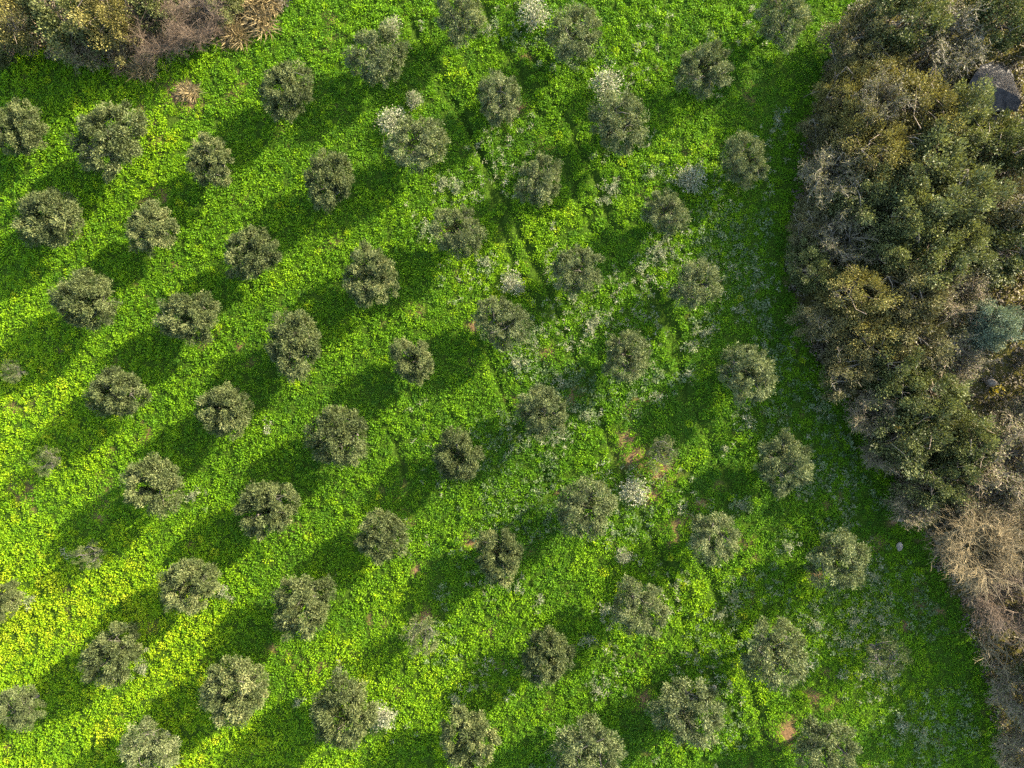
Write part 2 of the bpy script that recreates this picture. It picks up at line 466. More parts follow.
# ------------------------------------------------------------------ olive trees
def olive_variant(seed, dense):
    """trunk mesh and crown mesh for a 2 m crown radius"""
    rs = np.random.RandomState(seed)
    tr = Mesh(); cr = Mesh()
    thin = dense == 2                        # weak young trees
    dense = dense == 1
    lean = rs.normal(0, 0.10, 2)
    fork = np.array([lean[0], lean[1], 0.85])
    add_tube(tr, np.array([[0, 0, -0.25], [0, 0, 0.05], [lean[0] * .3, lean[1] * .3, 0.4], fork]), [0.26, 0.21, 0.16, 0.15], 9, 0.5)
    nl = rs.randint(4, 6)
    a0 = rs.uniform(0, 6.28)
    ph = rs.uniform(0, 6.28, 4)

    def rmod(a):
        return 1 + 0.09 * np.sin(2 * a + ph[0]) + 0.06 * np.sin(3 * a + ph[1]) + 0.04 * np.sin(5 * a + ph[2])
    cents = []
    for k in range(nl):
        a = a0 + k * 6.283 / nl + rs.normal(0, 0.2)
        r = rs.uniform(0.8, 1.15)
        end = np.array([r * math.cos(a), r * math.sin(a), rs.uniform(1.9, 2.4)])
        p = curve_pts(rs, fork - [0, 0, 0.1], end, 6, 0.06, -0.08)
        add_tube(tr, p, np.linspace(0.10, 0.045, 6), 6, 0.5)
        for j in range(6):
            b = a + rs.normal(0, 0.75); r2 = rs.uniform(1.0, 1.45) * rmod(b)
            e2 = np.array([r2 * math.cos(b), r2 * math.sin(b), rs.uniform(1.4, 2.5)])
            s = p[rs.randint(2, 6)]
            add_tube(tr, curve_pts(rs, s, e2, 4, 0.08, 0.08), [0.035, 0.026, 0.018, 0.008], 4, 0.5)
    # branchlet clumps over a flattened dome with an open middle
    n = 96 if dense else (34 if thin else 80)
    for k in range(n):
        u = (k + 0.5) / n
        a = k * 2.39996 + rs.normal(0, 0.25)
        el = math.asin(min(0.98, max(-0.45, -0.45 + 1.42 * u + rs.normal(0, 0.06))))
        q = rs.uniform(0.72, 1.0) if rs.rand() < 0.78 else rs.uniform(0.35, 0.7)
        R = 1.68 * rmod(a)
        x = R * q * math.cos(el) * math.cos(a); y = R * q * math.cos(el) * math.sin(a)
        z = 2.0 + 1.15 * q * math.sin(el)
        if math.hypot(x, y) < 0.5 and z > 2.1 and rs.rand() < (0.35 if dense else 0.6):
            continue
        cents.append((x, y, z))
    for k in range(12):                       # low inner leaves on the fork
        b = k * 2.4; r3 = 0.75 * math.sqrt((k + 0.5) / 12)
        cents.append((r3 * math.cos(b), r3 * math.sin(b), rs.uniform(1.25, 1.75)))
    cents = np.array(cents)
    m = 215 if dense else (90 if thin else 165)
    K = len(cents); idx = np.repeat(np.arange(K), m); T = K * m
    crad = rs.uniform(0.22, 0.42, K)
    outv = unit(cents - np.array([0, 0, 1.6]))
    off = unit(rs.normal(0, 1, (T, 3))) * (rs.uniform(0, 1, T) ** 0.45)[:, None] * crad[idx][:, None]
    # stretch the clump outwards so the crown looks feathery
    o = outv[idx]
    off += o * (np.abs(rs.normal(0, 0.09, T)))[:, None]
    pos = cents[idx] + off
    d = unit(o * 0.45 + unit(off) * 0.6 + rs.normal(0, 0.6, (T, 3)) + np.array([0, 0, 0.15]))
    L = rs.uniform(0.09, 0.21, T); Wd = rs.uniform(0.03, 0.058, T)
    tint = np.clip(rs.uniform(0.15, 0.68, K)[idx] + rs.normal(0, 0.13, T), 0, 0.85)
    add_leaves(cr, pos - d * L[:, None] * 0.4, d, unit(o * 0.7 + rs.normal(0, 0.6, (T, 3))), L, Wd, tint, 0.06)
    return tr.build('trunk', M_BARK, True), cr.build('crown', M_OLIVE if dense or thin else M_OLIVE_PALE)


OLIVE_D = [olive_variant(100 + k, 1) for k in range(8)]
OLIVE_P = [olive_variant(200 + k, 0) for k in range(8)]
OLIVE_T = [olive_variant(250 + k, 2) for k in range(3)]

# px, py, crown radius in pixels, dense?, description
ROW = ['', 'first', 'second', 'third', 'fourth', 'fifth', 'sixth', 'seventh', 'eighth', 'ninth', 'tenth', 'last']
OLIVES = {
    1: [(4, 600, 22, 1, 'dark olive tree cut by the left frame edge'), (18, 708, 27, 0, 'blurred pale olive tree near the lower left corner')],
    2: [(16, 372, 15, 0, 'tiny sparse olive tree'), (50, 460, 18, 0, 'small brownish olive tree with short shadow'), (90, 555, 20, 0, 'small thin olive tree lying half in shade'),
        (112, 655, 34, 1, 'loose yellowish olive tree with dark hollow'), (150, 752, 35, 0, 'pale olive tree cut by the bottom edge')],
    3: [(18, 129, 33, 1, 'round olive tree near the left edge'), (50, 218, 36, 1, 'wide grey-green olive tree'), (88, 301, 36, 1, 'oval grey-green olive tree'),
        (119, 393, 33, 1, 'yellowish olive tree'), (155, 485, 36, 1, 'round olive tree with black central hollow'), (191, 585, 35, 1, 'dense olive tree with dark centre'),
        (234, 690, 39, 1, 'large olive tree with frayed crown')],
    4: [(111, 140, 39, 1, 'large two-lobed olive tree'), (153, 229, 28, 1, 'compact round olive tree'), (189, 317, 34, 1, 'dense dome-like olive tree'),
        (226, 411, 32, 1, 'round olive tree beside pale weeds'), (267, 508, 37, 1, 'broad brown-green olive tree'), (303, 606, 36, 1, 'bushy olive tree with dark split'),
        (344, 712, 41, 1, 'large ragged olive tree beside white weeds')],
    5: [(212, 163, 27, 1, 'small compact olive tree'), (253, 254, 31, 1, 'round olive tree with ragged rim'), (294, 344, 36, 1, 'large round olive tree with dark notch'),
        (339, 436, 35, 1, 'broad round olive tree'), (382, 537, 30, 1, 'medium rough-crowned olive tree'), (420, 636, 25, 0, 'small thin olive tree'),
        (468, 740, 37, 1, 'broad olive tree near the bottom edge')],
    6: [(287, 90, 32, 1, 'dark olive tree'), (330, 180, 30, 1, 'round tan-tinted olive tree'), (370, 276, 33, 1, 'dense dark-centred olive tree'),
        (413, 360, 26, 1, 'small ball-shaped olive tree'), (458, 456, 30, 1, 'round olive tree with fine texture'), (499, 556, 31, 1, 'compact olive tree by reddish soil'),
        (547, 658, 33, 1, 'round olive tree with tufted rim'), (590, 754, 38, 0, 'grey olive tree cut by the bottom edge')],
    7: [(378, 55, 33, 0, 'soft grey olive tree with whitish upper rim'), (418, 143, 34, 0, 'feathery olive tree beside pale shrubs'), (458, 232, 32, 0, 'feathery open-centred olive tree'),
        (502, 322, 31, 0, 'grey olive tree below a white weed patch'), (543, 412, 33, 0, 'grey open-centred olive tree'), (585, 508, 37, 0, 'wide wispy olive tree'),
        (640, 610, 36, 0, 'open-centred olive tree'), (689, 715, 42, 0, 'very large grey olive tree')],
    8: [(460, 14, 32, 0, 'grey olive tree touching the top edge'), (499, 98, 27, 0, 'small dark olive tree beside red soil'), (540, 180, 29, 0, 'soft grey olive tree'),
        (578, 270, 29, 0, 'thin olive tree with green gap'), (627, 356, 32, 0, 'sparse olive tree with lit right side'), (661, 452, 21, 0, 'faint tiny brownish olive tree'),
        (714, 538, 30, 0, 'shaded grey olive tree'), (775, 652, 41, 0, 'large straggling olive tree'), (826, 746, 36, 0, 'pale olive tree by orange weeds')],
    9: [(575, 34, 31, 0, 'grey olive tree right of a whitish shrub'), (619, 122, 34, 0, 'tall grey olive tree below a whitish shrub'), (665, 212, 27, 0, 'small feathery olive tree'),
        (697, 284, 29, 0, 'dim bluish olive tree'), (748, 373, 35, 0, 'leaning olive tree with visible limbs'), (786, 463, 33, 0, 'pale olive tree near the thicket strip'),
        (840, 562, 35, 0, 'pale olive tree standing in shade'), (884, 655, 26, 0, 'faint dark olive tree in the shade')],
    10: [(704, 70, 31, 0, 'soft grey-green olive tree'), (744, 160, 29, 0, 'hazy olive tree close to the thicket')],
    11: [(783, 17, 33, 0, 'silvery olive tree at the top edge beside the thicket')],
}


def place_olives():
    rs = np.random.RandomState(77)
    first = {}
    for row, items in OLIVES.items():
        for n, (px, py, r, dense, desc) in enumerate(items):
            if row == 1 or (row == 6 and n == 7) or desc.count('edge') or 'corner' in desc:
                where = ', %s diagonal row from left' % ROW[row]
            else:
                where = ', %s down the %s diagonal row from left' % (ROW[n + 1], ROW[row])
            label = desc + where
            sc = 0.94 * r / F * (CAM_Z - 2.2) / 2.0
            zc = 2.3 * sc
            x, y = px2w(px, py, zc)
            z = float(ground_z(x, y)) - 0.03
            zs = sc ** 0.75 * rs.uniform(1.03, 1.18)
            if r <= 26 and not dense:
                dense = 2
            k = rs.randint(3 if dense == 2 else 8)
            key = (dense, k)
            rz = rs.uniform(0, 6.28)
            S = (sc * rs.uniform(0.90, 1.10), sc * rs.uniform(0.90, 1.10), zs)
            if key in first:
                copy_tree(first[key], label, (x, y, z), rz, S)
            else:
                t = thing('olive_tree', label, 'olive tree', 'olive trees planted in diagonal rows', (x, y, z), rz, S)
                tm, cm = (OLIVE_P, OLIVE_D, OLIVE_T)[dense][k]
                link('trunk', tm, t); link('crown', cm, t)
                first[key] = t


place_olives()


# ------------------------------------------------------------------ shrubs and trees of the thicket
def stems_into(mb, rs, R, hh, n, r0, z0=-0.3, spread=0.8, tint=0.4):
    ends = []
    for k in range(n):
        a = k * 6.283 / n + rs.normal(0, 0.35); q = R * spread * rs.uniform(0.35, 1.0)
        e = np.array([q * math.cos(a), q * math.sin(a), hh * rs.uniform(0.55, 0.85)])
        p = curve_pts(rs, [rs.normal(0, 0.1), rs.normal(0, 0.1), z0], e, 6, 0.06, 0.12)
        add_tube(mb, p, np.linspace(r0, r0 * 0.35, 6), 5, tint)
        ends.append(p)
    return ends


def leafy_variant(seed, mat, bark, leaf=0.17, wid=0.5, n=70, m=120, rag=0.18, bare=0.0, spiky=0.35):
    """leafy shrub, 1 m radius and 1 m height: scaled to size per shrub. real metres are kept for R=2.4, h=4"""
    rs = np.random.RandomState(seed)
    R, hh = 2.4, 4.0
    tk = Mesh(); cr = Mesh()
    st = stems_into(tk, rs, R, hh, 7, 0.09)
    ph = rs.uniform(0, 6.28, 4)
    cents = []
    for k in range(n):
        a = k * 2.39996 + rs.normal(0, 0.3)
        u = (k + 0.5) / n
        el = math.asin(min(0.97, max(-0.3, -0.3 + 1.27 * u + rs.normal(0, 0.08))))
        q = rs.uniform(0.62, 1.0) * (1 + rag * math.sin(2 * a + ph[0]) + rag * 0.8 * math.sin(3 * a + ph[1] + 2 * el) + rag * 0.6 * math.sin(7 * el + 4 * a + ph[2]))
        cents.append((R * 0.85 * q * math.cos(el) * math.cos(a), R * 0.85 * q * math.cos(el) * math.sin(a), hh * 0.5 + hh * 0.45 * q * math.sin(el)))
    cents = np.array(cents); K = len(cents)
    for c in cents[::2]:
        p = st[rs.randint(len(st))]
        s = p[rs.randint(2, 6)]
        add_tube(tk, curve_pts(rs, s, c * 0.9, 4, 0.08, 0.1), [0.035, 0.028, 0.02, 0.01], 3, 0.6)
    if bare > 0:
        for k in range(int(90 * bare)):
            c = cents[rs.randint(K)]
            e = c + unit(c - np.array([0, 0, 1.0])) * rs.uniform(0.4, 1.0) + rs.normal(0, 0.25, 3)
            add_tube(tk, curve_pts(rs, c * 0.8, e, 4, 0.1, 0.05), [0.03, 0.025, 0.02, 0.01], 3, rs.uniform(0.5, 0.95))
    idx = np.repeat(np.arange(K), m); T = K * m
    crad = rs.uniform(0.3, 0.62, K)
    off = unit(rs.normal(0, 1, (T, 3))) * (rs.uniform(0, 1, T) ** 0.4)[:, None] * crad[idx][:, None]
    o = unit(cents - np.array([0, 0, 1.2]))[idx]
    off = off + o * np.abs(rs.normal(0, spiky * 0.5, T))[:, None] * (rs.rand(T) < 0.5)[:, None]
    d = unit(o * 0.7 + unit(off) * 0.6 + rs.normal(0, 0.5, (T, 3)) + [0, 0, 0.2])
    L = leaf * rs.uniform(0.65, 1.4, T)
    tint = np.clip(rs.uniform(0.2, 0.68, K)[idx] + rs.normal(0, 0.16, T), 0, 0.86)
    pos = cents[idx] + off
    pos[:, 2] = np.maximum(pos[:, 2], 0.1)
    add_leaves(cr, pos - d * L[:, None] * 0.4, d, unit(rs.normal(0, 0.8, (T, 3)) + [0, 0, 0.6]), L, L * wid * rs.uniform(0.7, 1.2, T), tint, 0.08)
    return [('stem', tk.build('stem', bark)), ('crown', cr.build('crown', mat))]


def bare_variant(seed, mat, n1=9, n2=7, n3=6, thick=1.0, droop=0.1, leafmat=None):
    """leafless shrub: stems, branches and fine twigs (R=2.4, h=4)"""
    rs = np.random.RandomState(seed)
    R, hh = 2.4, 4.0
    sm = Mesh(); tw = Mesh()
    for i in range(n1):
        a = i * 6.283 / n1 + rs.normal(0, 0.3); q = R * rs.uniform(0.3, 0.75)
        e = np.array([q * math.cos(a), q * math.sin(a), hh * rs.uniform(0.6, 0.85)])
        p = curve_pts(rs, [rs.normal(0, 0.12), rs.normal(0, 0.12), -0.3], e, 7, 0.06, 0.12)
        add_tube(sm, p, np.linspace(0.07, 0.026, 7) * thick, 5, rs.uniform(0.3, 0.6))
        for j in range(n2):
            s = p[rs.randint(2, 7)]
            b = a + rs.normal(0, 0.8); q2 = R * rs.uniform(0.55, 0.95)
            e2 = np.array([q2 * math.cos(b), q2 * math.sin(b), hh * rs.uniform(0.45, 0.98)])
            e2 = s + (e2 - s) * rs.uniform(0.6, 1.0)
            p2 = curve_pts(rs, s, e2, 5, 0.06, droop)
            add_tube(sm, p2, np.linspace(0.03, 0.014, 5) * thick, 4, rs.uniform(0.35, 0.75))
            for k in range(n3):
                s3 = p2[rs.randint(1, 5)]
                dirv = unit(unit(p2[-1] - p2[0]) + rs.normal(0, 0.55, 3) + [0, 0, 0.12])
                e3 = s3 + dirv * rs.uniform(0.45, 1.0)
                p3 = curve_pts(rs, s3, e3, 4, 0.07, droop * 0.6)
                t3 = rs.uniform(0.3, 0.98)
                add_tube(tw, p3, np.array([0.017, 0.015, 0.013, 0.007]) * thick, 3, t3)
                for z in range(3):
                    s4 = p3[rs.randint(1, 4)]
                    e4 = s4 + unit(dirv + rs.normal(0, 0.7, 3)) * rs.uniform(0.25, 0.55)
                    add_tube(tw, curve_pts(rs, s4, e4, 3, 0.1), np.array([0.013, 0.012, 0.006]) * thick, 3, min(0.98, t3 + rs.uniform(-0.1, 0.15)))
    parts = [('stem', sm.build('stem', mat)), ('twigs', tw.build('twigs', mat))]
    if leafmat:
        cr = Mesh(); T = 9000
        v = np.concatenate(tw.v); pos = v[rs.randint(len(v), size=T)]
        pos = pos + rs.normal(0, 0.08, (T, 3)); L = rs.uniform(0.08, 0.16, T); d = unit(rs.normal(0, 1, (T, 3)))
        add_leaves(cr, pos, d, unit(rs.normal(0, 1, (T, 3))), L, L * 0.5, np.clip(rs.uniform(0.2, 0.8, T), 0, 0.85))
        parts.append(('foliage', cr.build('foliage', leafmat)))
    return parts


def tussock_variant(seed, mat):
    """dry grass tussock, R=1, h=0.9: a short root stock and arching blades"""
    rs = np.random.RandomState(seed)
    st = Mesh(); bl = Mesh()
    ph = rs.uniform(0, 6.28, 2)
    add_tube(st, [[0, 0, -0.15], [0, 0, 0.05], [0.01, 0, 0.2]], [0.16, 0.14, 0.08], 7, 0.3)
    T = 900
    a = rs.uniform(0, 6.283, T); q = rs.uniform(0.1, 1.0, T)
    base = np.stack([0.75 * q * np.cos(a), 0.75 * q * np.sin(a), 0.05 + 0.3 * (1 - q) + rs.uniform(0, 0.15, T)], -1)
    d = unit(np.stack([np.cos(a) * q * 0.3, np.sin(a) * q * 0.3, rs.uniform(0.1, 0.7, T)], -1) + rs.normal(0, 0.5, (T, 3)) * [1, 1, 0.3])
    L = rs.uniform(0.2, 0.75, T) * (1 + 0.35 * np.sin(2 * a + ph[0]) + 0.25 * np.sin(3 * a + ph[1]))
    d = unit(d + rs.normal(0, 0.6, (T, 3)) * [1, 1, 0.4])
    add_leaves(bl, base, d, unit(rs.normal(0, 0.5, (T, 3)) + [0, 0, 1]), L, rs.uniform(0.03, 0.06, T), np.clip(rs.uniform(0, 0.9, T), 0, 0.86), 0.1)
    return [('stem', st.build('stem', mat)), ('blades', bl.build('blades', mat))]


def pale_shrub_variant(seed):
    """low whitish dry shrub, R=1, h=1"""
    rs = np.random.RandomState(seed)
    st = Mesh(); cr = Mesh()
    ends = stems_into(st, rs, 1.0, 1.0, 8, 0.03, -0.1, 0.8, 0.5)
    K = 26; m = 44
    a = np.arange(K) * 2.4 + rs.normal(0, 0.3, K); q = np.sqrt(rs.uniform(0, 1, K)) * 0.85
    c = np.stack([q * np.cos(a), q * np.sin(a), 0.35 + 0.55 * (1 - q * q) * rs.uniform(0.6, 1.1, K)], -1)
    idx = np.repeat(np.arange(K), m); T = K * m
    off = rs.normal(0, 0.19, (T, 3)) * [1.15, 1.15, 0.7]
    d = unit(c[idx] * [1, 1, 0.6] + rs.normal(0, 0.5, (T, 3)))
    L = rs.uniform(0.08, 0.2, T)
    add_leaves(cr, c[idx] + off, d, unit(rs.normal(0, 0.8, (T, 3)) + [0, 0, 0.7]), L, rs.uniform(0.03, 0.07, T), np.clip(rs.uniform(0.2, 0.7, K)[idx] + rs.normal(0, 0.22, T), 0, 0.88))
    return [('stem', st.build('stem', M_TWIG_GREY)), ('crown', cr.build('crown', M_DRY))]


VAR = {
    'ochre': [leafy_variant(301 + k, M_OCHRE, M_TWIG_BROWN, 0.12, 0.5, 84, 190, bare=0.1) for k in range(3)],
    'green': [leafy_variant(311 + k, M_GREEN, M_TWIG_BROWN, 0.14, 0.55, 80, 190, 0.22) for k in range(3)],
    'pale': [leafy_variant(321 + k, M_PALE, M_TWIG_GREY, 0.14, 0.5, 84, 190, 0.2) for k in range(3)],
    'brown': [leafy_variant(331 + k, M_BROWNLEAF, M_TWIG_GREY, 0.13, 0.45, 78, 170, 0.2, bare=0.08) for k in range(3)],
    'blue': [leafy_variant(341, M_BLUE, M_TWIG_GREY, 0.14, 0.42, 95, 200, 0.05, spiky=0.2)],
    'greytwig': [bare_variant(351 + k, M_TWIG_GREY, 10, 7, 7, 0.8, 0.08, M_BROWNLEAF) for k in range(2)],
    'browntwig': [bare_variant(361 + k, M_TWIG_BROWN, 10, 8, 7, 0.85, 0.1, M_BROWNLEAF) for k in range(2)],
    'tantwig': [bare_variant(371 + k, M_TWIG_TAN, 10, 10, 10, 0.55, 0.10) for k in range(2)],
    'pinktwig': [bare_variant(381 + k, M_TWIG_PINK, 9, 9, 9, 0.58, 0.10) for k in range(2)],
    'fewtwig': [bare_variant(391, M_TWIG_TAN, 4, 4, 3, 1.3, 0.08)],
    'straw': [tussock_variant(401 + k, M_TAN) for k in range(2)],
    'whitish': [pale_shrub_variant(411 + k) for k in range(3)],
}
BASE = {'straw': (0.95, 0.9), 'whitish': (1.0, 0.95)}
NAME = {'ochre': ('evergreen_shrub', 'shrub'), 'green': ('evergreen_tree', 'tree'), 'pale': ('evergreen_tree', 'tree'), 'brown': ('evergreen_shrub', 'shrub'),
        'blue': ('glaucous_bush', 'bush'), 'greytwig': ('bare_shrub', 'bare shrub'), 'browntwig': ('bare_shrub', 'bare shrub'),
        'tantwig': ('bare_shrub', 'bare shrub'), 'pinktwig': ('bare_shrub', 'bare shrub'), 'fewtwig': ('bare_shrub', 'bare shrub'),
        'straw': ('grass_tussock', 'dry grass'), 'whitish': ('pale_shrub', 'dry shrub')}
G_TH = 'shrubs and trees of the thicket along the right'
G_BK = 'shrubs on the bank in the upper left corner'
G_OUT = 'thicket trees beyond the right edge'
G_PS = 'whitish dry shrubs among the olive trees'

# kind, px, py, radius px, height m, label, group
SHRUBS = [
    ('brown', 852, 42, 34, 4.0, 'brownish feathery shrub at the upper tip of the thicket beside green weeds', G_TH),
    ('ochre', 876, 72, 36, 4.2, 'dark olive mound-shaped shrub below the brownish shrub at the thicket tip', G_TH),
    ('green', 908, 18, 40, 5.5, 'dark green tree with black gaps near the top edge of the thicket', G_TH),
    ('greytwig', 950, 42, 36, 4.8, 'grey leafless shrub with long pale sticks left of the dark rock', G_TH),
    ('green', 1004, 12, 38, 5.0, 'grey-green tree filling the upper right corner', G_TH),
    ('ochre', 838, 95, 28, 3.4, 'yellow-brown shrub on the thicket edge below the feathery tip shrub', G_TH),
    ('ochre', 922, 108, 42, 4.8, 'broad yellow-olive shrub in the upper middle of the thicket', G_TH),
    ('pale', 962, 125, 38, 5.0, 'yellow-green tree directly below left of the dark rock', G_TH),
    ('green', 1008, 148, 34, 4.4, 'dark green tree below the dark rock near the right edge', G_TH),
    ('greytwig', 872, 108, 26, 4.4, 'small spiky grey leafless shrub between ochre shrubs', G_TH),
    ('ochre', 852, 132, 34, 4.0, 'dark ochre shrub with green lower side on the thicket edge', G_TH),
    ('brown', 822, 132, 21, 2.8, 'low brown shrub sticking out of the thicket over the green strip', G_TH),
    ('greytwig', 828, 178, 28, 4.0, 'grey twiggy leafless shrub on the left edge of the thicket', G_TH),
    ('ochre', 878, 152, 36, 4.6, 'ochre shrub streaked by one grey stick', G_TH),
    ('pale', 925, 165, 42, 5.2, 'olive-green tree in the centre of the upper thicket', G_TH),
    ('pale', 862, 198, 36, 4.6, 'greyish green shrub-like tree right of the grey twiggy edge shrub', G_TH),
    ('pale', 908, 212, 40, 5.2, 'pale sunlit green tree amid the thicket', G_TH),
    ('pale', 955, 200, 44, 5.6, 'large pale green tree with sunlit right side', G_TH),
    ('brown', 1012, 205, 32, 4.0, 'tan-green shrub at the right frame edge level with the pale trees', G_TH),
    ('brown', 810, 222, 24, 3.0, 'low dark brownish shrub at the leftmost bulge of the thicket', G_TH),
    ('greytwig', 842, 240, 28, 4.2, 'dark grey bare shrub inside the leftmost bulge of the thicket', G_TH),
    ('pale', 888, 242, 32, 5.0, 'light green leafy tree right of the dark grey bare shrub', G_TH),
    ('green', 932, 256, 40, 5.4, 'dark green tree with deep shade below the pale sunlit trees', G_TH),
    ('pale', 966, 242, 32, 5.0, 'narrow yellow-green tree on the lit side of the dark tree', G_TH),
    ('green', 1010, 250, 38, 3.9, 'olive-green tree on the right edge above the bluish bush', G_TH),
    ('ochre', 852, 292, 36, 4.4, 'yellow-green shrub in the lower part of the left bulge', G_TH),
    ('green', 812, 272, 26, 3.2, 'dark olive shrub-sized tree on the bulge edge above the tan shrub', G_TH),
    ('brown', 906, 296, 38, 4.6, 'grey-olive shrub left of the brownish hollow', G_TH),
    ('browntwig', 958, 298, 30, 4.0, 'brown twiggy shrub left above the round bluish bush', G_TH),
    ('blue', 991, 325, 30, 5.0, 'round bluish green bush near the right edge', G_TH),
    ('brown', 822, 322, 28, 3.2, 'tan-brown shrub on the thicket edge where it turns down right', G_TH),
    ('ochre', 872, 334, 38, 4.2, 'brown-olive shrub below the yellow-green bulge shrub', G_TH),
    ('brown', 918, 340, 38, 4.2, 'grey-brown shrub left of the round bluish bush', G_TH),
    ('brown', 848, 368, 32, 3.6, 'dark brownish shrub on the diagonal thicket edge', G_TH),
    ('green', 896, 378, 36, 4.4, 'dark green tree below the grey-brown shrubs', G_TH),
    ('browntwig', 950, 362, 30, 3.6, 'tan-brown twiggy shrub below left of the bluish bush', G_TH),
    ('green', 934, 404, 36, 4.6, 'yellowish green tree left of the white stone', G_TH),
    ('browntwig', 1018, 424, 28, 3.0, 'brown twiggy shrub at the right edge below the white stone', G_TH),
    ('browntwig', 868, 412, 24, 3.0, 'small dark brown twiggy shrub overhanging the shaded strip', G_TH),
    ('green', 916, 436, 40, 5.0, 'bright green leafy tree in the lower thicket above the bare shrubs', G_TH),
    ('browntwig', 884, 452, 22, 2.8, 'small brown twiggy shrub at the foot of the bright green tree', G_TH),
    ('green', 966, 446, 32, 4.2, 'dark tree with black gaps above the tan bare shrubs', G_TH),
    ('browntwig', 1004, 456, 38, 4.2, 'greyish tan bare shrub on the right edge above the dark brown twigs', G_TH),
    ('green', 940, 482, 34, 4.2, 'dark grey-olive tree above left of the big tan bare shrub', G_TH),
    ('browntwig', 912, 502, 24, 2.8, 'grey-brown twiggy shrub on the thicket edge beside the two pale stones', G_TH),
    ('browntwig', 984, 496, 34, 3.8, 'dark brown bare shrub right above the big tan bare shrub', G_TH),
    ('tantwig', 972, 548, 44, 4.6, 'big tan bare shrub with tangled branches reaching over the green strip', G_TH),
    ('tantwig', 1018, 532, 38, 4.6, 'ochre-tan bare shrub at the right edge beside the big tan one', G_TH),
    ('pinktwig', 1000, 598, 40, 4.4, 'pinkish tan bare shrub below the big tan bare shrub', G_TH),
    ('fewtwig', 1004, 652, 34, 3.6, 'sparse bare shrub with one long pale forked branch', G_TH),
    ('browntwig', 1022, 692, 32, 3.2, 'grey-brown twiggy shrub at the right edge near the lower corner', G_TH),
    ('browntwig', 1024, 752, 30, 3.2, 'brown twiggy shrub in the lower right corner', G_TH),
    # bank in the upper left
    ('ochre', 10, 12, 36, 4.6, 'yellow-brown shrub in the upper left corner', G_BK),
    ('green', 60, 14, 40, 5.0, 'olive-green tree second from the upper left corner', G_BK),
    ('ochre', 112, 18, 34, 4.6, 'yellow-green tree between olive-green tree and pinkish bare shrub', G_BK),
    ('green', 143, 0, 30, 4.4, 'dark green tree at the top edge behind the pinkish bare shrub', G_BK),
    ('green', 0, 48, 22, 2.4, 'low dark shrub on the left edge under the corner shrub', G_BK),
    ('browntwig', 88, 48, 24, 2.2, 'low brown twiggy shrub in front of the yellow-green tree', G_BK),
    ('pinktwig', 158, 34, 34, 3.2, 'pinkish brown bare shrub with tangled twigs on the bank', G_BK),
    ('pinktwig', 198, 22, 32, 3.2, 'pinkish grey bare shrub right of the tangled one', G_BK),
    ('green', 225, -6, 24, 3.0, 'small green tree at the top edge above the straw tussocks', G_BK),
    ('straw', 232, 32, 16, 0.9, 'pale straw-coloured grass tussock beside the pinkish grey shrub', G_BK),
    ('straw', 258, 16, 18, 1.0, 'tall tan grass tussock on the right end of the bank', G_BK),
    ('straw', 262, 2, 16, 1.0, 'tan grass tussock touching the top edge', G_BK),
    ('straw', 143, 66, 15, 0.8, 'straw-coloured grass tussock hanging below the tangled pinkish shrub', G_BK),
    ('straw', 122, 62, 13, 0.7, 'reddish tan grass tussock in shade at the foot of the bank', G_BK),
    ('straw', 188, 92, 11, 0.5, 'flattened tan grass tussock alone on the green weeds below the bank', G_BK),
    # whitish shrubs
    ('whitish', 535, 14, 15, 1.3, 'tall whitish dry shrub at the top edge left of an olive tree', G_PS),
    ('whitish', 606, 84, 16, 1.2, 'whitish shrub directly above the tall grey olive tree', G_PS),
    ('whitish', 391, 28, 11, 1.2, 'whitish shrub against the upper right rim of an olive tree', G_PS),
    ('whitish', 414, 99, 8, 0.8, 'small bright white shrub between two olive trees near the top', G_PS),
    ('whitish', 392, 122, 14, 0.9, 'whitish shrub at the upper left of a feathery olive tree', G_PS),
    ('whitish', 633, 490, 15, 0.9, 'white branching shrub at the right side of the wide wispy olive tree', G_PS),
    ('whitish', 624, 556, 8, 0.7, 'small white shrub above an open-centred olive tree', G_PS),
    ('whitish', 690, 180, 15, 1.0, 'grey dry shrub between the two hazy olive trees near the thicket', G_PS),
    ('whitish', 512, 283, 12, 0.8, 'whitish shrub at the upper right of the grey olive tree', G_PS),
    ('whitish', 384, 716, 12, 0.9, 'white shrub at the right side of the large ragged olive tree', G_PS),
    # beyond the right edge of the picture
]
for (xx, yy, rr, hh) in [(1062, 30, 42, 4.6), (1072, 120, 42, 4.6), (1068, 210, 42, 4.4), (1072, 300, 42, 4.6), (1072, 390, 42, 4.6), (1075, 470, 44, 5), (1078, 545, 44, 5.2),
                         (1072, 610, 44, 5.4), (1070, 670, 42, 5.6), (1080, 735, 44, 5.8)]:
    SHRUBS.append(('green', xx, yy, rr, hh, 'green tree of the thicket just beyond the right edge of the photo', G_OUT))


def place_shrubs():
    rs = np.random.RandomState(31)
    first = {}
    for kind, px, py, r, h, label, group in SHRUBS:
        R0, h0 = BASE.get(kind, (2.4, 4.0))
        zc = h * 0.6
        x, y = px2w(px, py, zc)
        s = r / F * (CAM_Z - zc) / R0 * 1.03
        k = rs.randint(len(VAR[kind]))
        z = float(ground_z(x, y)) - 0.02
        rz = rs.uniform(0, 6.28)
        S = (s * rs.uniform(0.92, 1.06), s * rs.uniform(0.92, 1.06), h / h0 * rs.uniform(0.86, 1.1))
        if (kind, k) in first:
            c = copy_tree(first[(kind, k)], label, (x, y, z), rz, S)
            c['group'] = group
        else:
            nm, cat = NAME[kind]
            t = thing(nm, label, cat, group, (x, y, z), rz, S)
            for pn, me in VAR[kind][k]:
                link(pn, me, t)
            first[(kind, k)] = t


place_shrubs()


